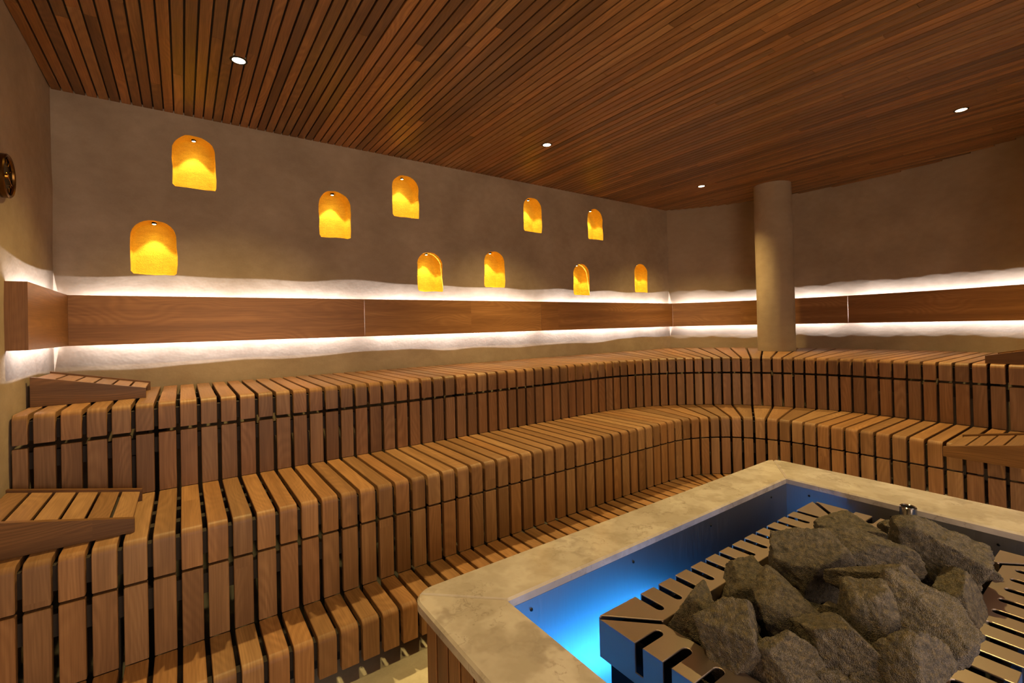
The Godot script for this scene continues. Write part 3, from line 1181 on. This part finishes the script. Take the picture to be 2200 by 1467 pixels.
# ---------------------------------------------------------------- column, clock
func build_column() -> void:
	var nz := fnl(400, 1.2, 2)
	var st := new_st()
	var c := Vector2(5.013, 2.353)
	var r := 0.173
	var n := 64
	var rows := 30
	for i in n:
		for j in rows:
			var pts: Array = []
			for q in [[0, 0], [1, 0], [1, 1], [0, 1]]:
				var a: float = TAU * (i + q[0]) / n
				var h := lerpf(H_TOP + 0.001, H_CEIL, float(j + q[1]) / rows)
				var rr := r + 0.004 * nz.get_noise_3d(cos(a) * 1.2, sin(a) * 1.2, h * 1.5)
				pts.append(P(c.x + cos(a) * rr, c.y + sin(a) * rr, h))
			var mid: Vector3 = (pts[0] + pts[2]) / 2
			face(st, pts, mid - P2(c, mid.y - Y0))
	st.generate_normals()
	var o := part(numbered("column"), st.commit(), M["plaster"], self)
	tag(o, "round plastered column standing on the upper bench up to the ceiling", "column")

func build_clock() -> void:
	var o := thing("wall_thermometer", "round brass thermometer on the left wall above the back panel", "thermometer", P(U_LEFT, 2.700, 0.655))
	var r := 0.088
	var st := new_st()
	lathe(st, PackedVector2Array([Vector2(r - 0.014, 0.016), Vector2(r - 0.012, 0.022), Vector2(r - 0.005, 0.025), Vector2(r, 0.021), Vector2(r, 0.0)]), Vector3(0.0, 0, 0), Vector3.RIGHT, 48)
	part("rim", st.commit(), std(Color(0.42, 0.30, 0.15), 0.25, 1.0), o)
	var s2 := new_st()
	lathe(s2, PackedVector2Array([Vector2(0.0, 0.012), Vector2(r - 0.008, 0.012)]), Vector3.ZERO, Vector3.RIGHT, 48)
	part("dial", s2.commit(), std(Color(0.10, 0.075, 0.05), 0.35, 0.3), o)
	for k in 12:
		var a := TAU * k / 12
		var d := Vector3(0, cos(a), sin(a))
		part("tick", bar_mesh(d * 0.060 + Vector3(0.014, 0, 0), d.cross(Vector3.RIGHT), Vector3.RIGHT, d, 0.004, 0.003, 0.016, 0.0005), M["brass"], o)
	var dd := Vector3(0, -0.45, -0.9).normalized()
	part("hand", bar_mesh(dd * 0.02 + Vector3(0.018, 0, 0), dd.cross(Vector3.RIGHT), Vector3.RIGHT, dd, 0.005, 0.002, 0.080, 0.0005), M["brass"], o)
	var s3 := new_st()
	lathe(s3, PackedVector2Array([Vector2(0.0, 0.022), Vector2(0.008, 0.020), Vector2(0.010, 0.012)]), Vector3.ZERO, Vector3.RIGHT, 20)
	part("hub", s3.commit(), M["brass"], o)

# ---------------------------------------------------------------- stove
const PIT := [0.594, 1.922, 0.020, 0.881]      # inner opening: u0,u1,v0,v1
const RIM := [0.425, 2.147, -0.150, 1.043]     # outer edge of the marble
const H_RIM := -0.620
const RIM_T := 0.022
const CLAD := [0.450, 2.122, -0.125, 1.010]
const HEATER := [0.730, 1.805, 0.165, 0.737]
const H_PLATE := -0.640

func build_stove() -> void:
	rng.seed = 1234
	var o := thing("stove_surround", "wood-clad stove surround with a pale marble rim and a sunken steel pit", "stove surround")
	# marble in four mitred lengths
	var oc := [Vector2(RIM[0], RIM[2]), Vector2(RIM[1], RIM[2]), Vector2(RIM[1], RIM[3]), Vector2(RIM[0], RIM[3])]
	var ic := [Vector2(PIT[0], PIT[2]), Vector2(PIT[1], PIT[2]), Vector2(PIT[1], PIT[3]), Vector2(PIT[0], PIT[3])]
	var rad := 0.055
	for i in 4:
		var j := (i + 1) % 4
		var d: Vector2 = (oc[j] - oc[i]).normalized()
		var inw := Vector2(-d.y, d.x)
		var poly := PackedVector2Array()
		poly.append(ic[i])
		# rounded outer corners, half of each to either side of the mitre
		var ca: Vector2 = oc[i] + (d + inw) * rad
		for k in 5:
			var a := (-inw).angle() - PI / 4 + PI / 4 * k / 4.0
			poly.append(ca + Vector2(cos(a), sin(a)) * rad)
		var cb: Vector2 = oc[j] + (-d + inw) * rad
		for k in 5:
			var a := (-inw).angle() + PI / 4 * k / 4.0
			poly.append(cb + Vector2(cos(a), sin(a)) * rad)
		poly.append(ic[j])
		var st := new_st()
		prism(st, poly, H_RIM - RIM_T, H_RIM, 0.005)
		part("marble_slab", st.commit(), M["marble"], o)
	# vertical wood cladding strips
	var sides := [[Vector2(CLAD[0], CLAD[2]), Vector2(CLAD[1], CLAD[2])], [Vector2(CLAD[1], CLAD[2]), Vector2(CLAD[1], CLAD[3])], [Vector2(CLAD[1], CLAD[3]), Vector2(CLAD[0], CLAD[3])], [Vector2(CLAD[0], CLAD[3]), Vector2(CLAD[0], CLAD[2])]]
	for s in sides:
		var a: Vector2 = s[0]
		var c: Vector2 = s[1]
		var d := (c - a).normalized()
		var inw := Vector2(-d.y, d.x)
		var n := int(round(a.distance_to(c) / 0.0535))
		var p := a.distance_to(c) / n
		for k in n:
			var q := a + d * (p * (k + 0.5)) + inw * 0.009
			part("cladding_strip", bar_mesh(P2(q, (-Y0 + 0.012 + H_RIM - RIM_T) / 2), Vector3(d.x, 0, -d.y), Vector3(inw.x, 0, -inw.y), Vector3.UP, p - 0.007, 0.018, H_RIM - RIM_T + Y0 - 0.014, 0.0015, uv_rand()), pick_wood("clad"), o)
	# dark core behind the strips
	var core := new_st()
	for q in [[CLAD[0] + 0.02, CLAD[1] - 0.02, CLAD[2] + 0.02, PIT[2] - 0.006], [CLAD[0] + 0.02, CLAD[1] - 0.02, PIT[3] + 0.006, CLAD[3] - 0.02], [CLAD[0] + 0.02, PIT[0] - 0.006, PIT[2] - 0.006, PIT[3] + 0.006], [PIT[1] + 0.006, CLAD[1] - 0.02, PIT[2] - 0.006, PIT[3] + 0.006]]:
		box_uvh(core, q[0], q[1], q[2], q[3], -Y0 + 0.001, H_RIM - RIM_T - 0.001)
	part("core", core.commit(), M["black"], o)
	# pit lining
	var hb := -1.25
	for q in [[PIT[0] - 0.004, PIT[0], PIT[2], PIT[3]], [PIT[1], PIT[1] + 0.004, PIT[2], PIT[3]], [PIT[0] - 0.004, PIT[1] + 0.004, PIT[2] - 0.004, PIT[2]], [PIT[0] - 0.004, PIT[1] + 0.004, PIT[3], PIT[3] + 0.004]]:
		var st := new_st()
		box_uvh(st, q[0], q[1], q[2], q[3], hb, H_RIM - RIM_T - 0.0005)
		part("pit_lining", st.commit(), M["steel"], o)
	var fl := new_st()
	box_uvh(fl, PIT[0] - 0.004, PIT[1] + 0.004, PIT[2] - 0.004, PIT[3] + 0.004, -Y0 + 0.001, hb)
	part("pit_floor", fl.commit(), M["dark_steel"], o)
	for q in [[0.66, 0], [1.02, 0], [1.40, 0], [1.80, 0], [0.80, 1], [0.55, 1], [0.30, 1]]:
		var st := new_st()
		var at := P(q[0], PIT[3] - 0.0005, -0.668) if q[1] == 0 else P(PIT[1] - 0.0005, q[0], -0.668)
		var ax := Vector3.BACK if q[1] == 0 else Vector3.LEFT
		lathe(st, PackedVector2Array([Vector2(0.0, 0.0025), Vector2(0.003, 0.002), Vector2(0.004, 0.0)]), at, ax, 14)
		part("screw", st.commit(), M["dark_steel"], o)

# one mitred side of the slotted heater top: outline in local (x along the outer edge, y inwards)
func comb(length: float, width: float, first: float, pitch: float, slot_w: float, slot_l: float) -> PackedVector2Array:
	var g := 0.010
	var out := PackedVector2Array()
	out.append(Vector2(g, 0))
	var x := first
	while x + slot_w < length - 0.09:
		out.append(Vector2(x, 0))
		var r := slot_w / 2
		for k in 7:
			var a := PI - PI * k / 6.0
			out.append(Vector2(x + r + cos(a) * r, slot_l - r + sin(a) * r))
		out.append(Vector2(x + slot_w, 0))
		x += pitch
	out.append(Vector2(length - g, 0))
	out.append(Vector2(length - width - g, width))
	out.append(Vector2(width + g, width))
	return out

func build_heater() -> void:
	var o := thing("sauna_heater", "steel sauna heater with slotted bronze-toned top plates round its stones", "heater")
	var cs := [Vector2(HEATER[0], HEATER[3]), Vector2(HEATER[1], HEATER[3]), Vector2(HEATER[1], HEATER[2]), Vector2(HEATER[0], HEATER[2])]
	var firsts := [0.126, 0.105, 0.105, 0.115]
	var wd := 0.095
	for i in 4:
		var a: Vector2 = cs[i]
		var c: Vector2 = cs[(i + 1) % 4]
		var d := (c - a).normalized()
		var inw := Vector2(d.y, -d.x)
		var l := a.distance_to(c)
		var sl := 0.071
		# comb-shaped top sheet
		var shape := comb(l, wd, firsts[i], 0.0665, 0.020, sl)
		var poly := PackedVector2Array()
		for q in shape:
			poly.append(a + d * q.x + inw * q.y)
		var st := new_st()
		prism(st, poly, H_PLATE - 0.003, H_PLATE, 0.001)
		# folded outer apron, slotted in line with the top
		var drop := 0.082
		var xs: Array = [0.007]
		var x: float = firsts[i]
		while x + 0.020 < l - 0.09:
			xs.append_array([x, x + 0.020])
			x += 0.0665
		xs.append(l - 0.007)
		for k in range(0, xs.size() - 1, 2):
			sweep(st, PackedVector2Array([a + d * xs[k], a + d * xs[k + 1]]), 0.0, -0.003, H_PLATE - drop + 0.022, H_PLATE - 0.003)
		sweep(st, PackedVector2Array([a + d * 0.007, c - d * 0.007]), 0.0, -0.003, H_PLATE - drop, H_PLATE - drop + 0.022)
		# folded inner edge
		sweep(st, PackedVector2Array([a + d * (wd + 0.007) + inw * wd, c - d * (wd + 0.007) + inw * wd]), 0.0, 0.003, H_PLATE - 0.06, H_PLATE - 0.003)
		part("slotted_plate", st.commit(), M["plate"], o)
	var body := new_st()
	var t := 0.012
	var q := [HEATER[0] + 0.02, HEATER[1] - 0.02, HEATER[2] + 0.02, HEATER[3] - 0.02]
	for w in [[q[0], q[0] + t, q[2], q[3]], [q[1] - t, q[1], q[2], q[3]], [q[0], q[1], q[2], q[2] + t], [q[0], q[1], q[3] - t, q[3]]]:
		box_uvh(body, w[0], w[1], w[2], w[3], -1.25, H_PLATE - 0.02)
	part("body", body.commit(), M["dark_steel"], o)
	var tray := new_st()
	box_uvh(tray, q[0], q[1], q[2], q[3], -0.86, -0.85)
	part("stone_tray", tray.commit(), M["dark_steel"], o)
	# blue light strips on the body, shining out onto the pit walls
	var hb := -0.98
	for e in [[q[0] - 0.002, q[2] + 0.02, q[0] - 0.002, q[3] - 0.02, 0.55], [q[0] + 0.02, q[3] + 0.002, q[0] + 0.60, q[3] + 0.002, 1.0], [q[1] - 0.02, q[2] - 0.002, q[0] + 0.02, q[2] - 0.002, 0.8]]:
		var a := Vector2(e[0], e[1])
		var c := Vector2(e[2], e[3])
		var d2 := (c - a).normalized()
		var n := Vector2(-d2.y, d2.x)
		var sb := new_st()
		sweep(sb, PackedVector2Array([a, c]), -0.002, 0.004, hb - 0.006, hb + 0.006)
		var strip := part("blue_led_strip", sb.commit(), glow(BLUE_COLOR, 3.0), o)
		var lamp := AreaLight3D.new()
		lamp.name = "blue_light"
		lamp.area_size = Vector2(a.distance_to(c), 0.012)
		lamp.area_normalize_energy = true
		lamp.light_energy = BLUE_ENERGY * e[4]
		lamp.light_color = BLUE_COLOR
		lamp.shadow_enabled = true
		lamp.area_range = 6.0
		var x := Vector3(d2.x, 0, -d2.y)
		var z := -Vector3(n.x, 0, -n.y)
		lamp.transform = Transform3D(Basis(x, z.cross(x), z), P2((a + c) / 2 + n * 0.006, hb))
		strip.add_child(lamp, true)
	# water tube
	var tb := thing("water_tube", "short open steel tube standing between heater and pit wall", "tube", P(1.865, 0.49, -1.25))
	var st2 := new_st()
	lathe(st2, PackedVector2Array([Vector2(0.018, 0.0), Vector2(0.018, 0.648), Vector2(0.020, 0.651), Vector2(0.022, 0.648), Vector2(0.022, 0.0)]), Vector3.ZERO, Vector3.UP, 28)
	part("tube_wall", st2.commit(), M["tube"], tb)

# ---------------------------------------------------------------- stones
const STONES := [
	[0.883, 0.590, -0.620, 0.045, 0.066], [0.855, 0.492, -0.590, 0.058, 0.075], [1.126, 0.614, -0.620, 0.058, 0.061], [1.004, 0.473, -0.570, 0.060, 0.055],
	[0.864, 0.412, -0.600, 0.058, 0.048], [1.213, 0.517, -0.580, 0.072, 0.077], [1.586, 0.560, -0.610, 0.089, 0.051], [1.353, 0.449, -0.560, 0.084, 0.047],
	[1.166, 0.351, -0.530, 0.073, 0.044], [1.104, 0.419, -0.600, 0.040, 0.026], [0.950, 0.357, -0.570, 0.073, 0.053], [1.046, 0.345, -0.550, 0.040, 0.069],
	[1.092, 0.280, -0.530, 0.062, 0.058], [0.988, 0.260, -0.560, 0.046, 0.049], [1.481, 0.339, -0.570, 0.093, 0.077], [1.723, 0.460, -0.620, 0.049, 0.030],
	[1.690, 0.352, -0.620, 0.057, 0.036], [1.604, 0.280, -0.630, 0.030, 0.038], [1.371, 0.276, -0.600, 0.045, 0.058], [0.928, 0.307, -0.600, 0.028, 0.022],
	[0.899, 0.363, -0.620, 0.044, 0.027], [1.221, 0.266, -0.620, 0.038, 0.044], [0.880, 0.450, -0.665, 0.032, 0.028], [1.025, 0.300, -0.640, 0.030, 0.024], [1.060, 0.600, -0.680, 0.034, 0.034]]

func sphere_grid(n: int) -> Array:
	# cube sphere directions, as a list of quads
	var out: Array = []
	var axes := [[Vector3.RIGHT, Vector3.UP, Vector3.BACK], [Vector3.LEFT, Vector3.UP, Vector3.FORWARD], [Vector3.UP, Vector3.BACK, Vector3.RIGHT], [Vector3.DOWN, Vector3.FORWARD, Vector3.RIGHT], [Vector3.BACK, Vector3.UP, Vector3.LEFT], [Vector3.FORWARD, Vector3.UP, Vector3.RIGHT]]
	for ax in axes:
		for i in n:
			for j in n:
				var q: Array = []
				for e in [[0, 0], [1, 0], [1, 1], [0, 1]]:
					var a: float = tan(((i + e[0]) * 2.0 / n - 1.0) * PI / 4)
					var b: float = tan(((j + e[1]) * 2.0 / n - 1.0) * PI / 4)
					q.append((ax[0] + ax[1] * a + ax[2] * b).normalized())
				out.append(q)
	return out

func stone_mesh(s: int, semi: Vector3, grid: Array) -> ArrayMesh:
	var r := RandomNumberGenerator.new()
	r.seed = s
	var planes: Array = []
	for i in 11:
		var d := Vector3(r.randfn(), r.randfn(), r.randfn()).normalized()
		planes.append([d, r.randf_range(0.60, 0.96)])
	var nz := fnl(s, 2.2, 3)
	var nm := fnl(s + 3, 3.4, 2)
	var nf := fnl(s + 7, 11.0, 2)
	var st := new_st()
	for q in grid:
		var pts: Array = []
		for d in q:
			var rad := 1.3
			for pl in planes:
				var k: float = pl[0].dot(d)
				if k > 0.05:
					rad = minf(rad, pl[1] / k)
			rad *= 1.0 + 0.07 * nz.get_noise_3dv(d) + 0.05 * (0.4 - absf(nm.get_noise_3dv(d))) + 0.022 * nf.get_noise_3dv(d)
			pts.append(Vector3(d.x * semi.x, d.y * semi.y, d.z * semi.z) * rad)
		face(st, pts, (pts[0] + pts[2]))
	st.generate_normals()
	return st.commit()

func build_stones() -> void:
	var grid := sphere_grid(30)
	var says := [
		"upright rock in the heater corner where the short plate meets the niche-side plate",
		"large light-topped rock leaning over the short slotted plate",
		"pointed rock resting on the niche-side slotted plate beside the corner rock",
		"big blocky rock between the pointed rock and the rock on the short plate",
		"broad rough rock behind the rock that leans over the short plate",
		"long tilted rock beside the bright middle of the niche-side slotted plate",
		"dark flat rock in the heater corner next to the curved-wall end plate",
		"large smooth-backed rock lying in front of the dark flat rock",
		"wide rock on top of the pile, its centre piece",
		"small dark rock wedged under the wide top rock",
		"long slanting rock across the pile below the small wedged rock",
		"narrow standing rock beside the wide top rock",
		"tall rounded rock with a pale face on the crest of the pile",
		"rock with a sharp ridge below the pale-faced crest rock",
		"largest rock of the pile, towards the steel water tube",
		"small flat rock beside the steel water tube",
		"flat rock lying against the end plate below the water tube",
		"small round rock by the mitre of the two plates under the water tube",
		"dark rock against the near slotted plate behind the crest rock",
		"little rock tucked beneath the long slanting rock",
		"squat rock between the broad rough rock and the long slanting rock",
		"rock half hidden beside the near slotted plate under the ridged rock",
		"small rock down by the inner edge of the short plate",
		"little rock in the hollow under the ridged rock",
		"small rock low against the inner edge of the niche-side plate"]
	for i in STONES.size():
		var q: Array = STONES[i]
		var centre := P(q[0], q[1], q[2] - 0.02)
		var o := MeshInstance3D.new()
		o.name = numbered("stove_stone")
		o.mesh = stone_mesh(900 + i * 3, Vector3(q[3] * 1.07, q[4] * 1.07, (q[3] + q[4]) * 0.52), grid)
		o.material_override = M["stone"]
		add_child(o)
		var view := (Vector3(0, Y0, 0) - centre).normalized()
		var x := Vector3.UP.cross(view).normalized()
		o.transform = Transform3D(Basis(x, view.cross(x), view), centre)
		tag(o, says[i], "stone", "rocks piled in the heater")
	# the layer the visible rocks rest on
	var r := RandomNumberGenerator.new()
	r.seed = 31
	var shapes: Array = []
	for k in 4:
		shapes.append(stone_mesh(700 + k, Vector3(0.058, 0.046, 0.050), grid))
	for i in 7:
		for j in 3:
			var o := MeshInstance3D.new()
			o.name = numbered("bed_stone")
			o.mesh = shapes[r.randi() % 4]
			o.material_override = M["stone"]
			add_child(o)
			o.position = P(0.885 + i * 0.128, 0.320 + j * 0.128, -0.725 + r.randf_range(-0.010, 0.01))
			o.rotation = Vector3(r.randf() * TAU, r.randf() * TAU, r.randf() * TAU)
			tag(o, "rough grey rock deep down between the other rocks of the stove", "stone", "rocks at the bottom of the heater")

# ---------------------------------------------------------------- all
func _ready() -> void:
	set_camera()
	set_environment()
	plaster_noise.seed = 5
	plaster_noise.noise_type = FastNoiseLite.TYPE_SIMPLEX_SMOOTH
	plaster_noise.frequency = 0.95
	plaster_noise.fractal_octaves = 2
	make_materials()
	build_shell()
	build_benches()
	build_column()
	build_stove()
	build_heater()
	build_stones()
	build_panels()
	build_lamps()
	rng.seed = 66
	build_headrest("wooden wedge headrest on the upper bench against the left wall", P(-0.572, 3.0, H_TOP), 0.0)
	build_headrest("wooden wedge headrest on the middle bench against the left wall", P(-0.572, 2.232, H_MID), 0.0)
	build_headrest("wooden wedge headrest on the upper bench near the end of the right run", P(4.70, V_END + 0.022, H_TOP), PI / 2)
	build_headrest("wooden wedge headrest on the middle bench near the end of the right run", P(3.635, V_END + 0.014, H_MID), PI / 2)
	build_clock()
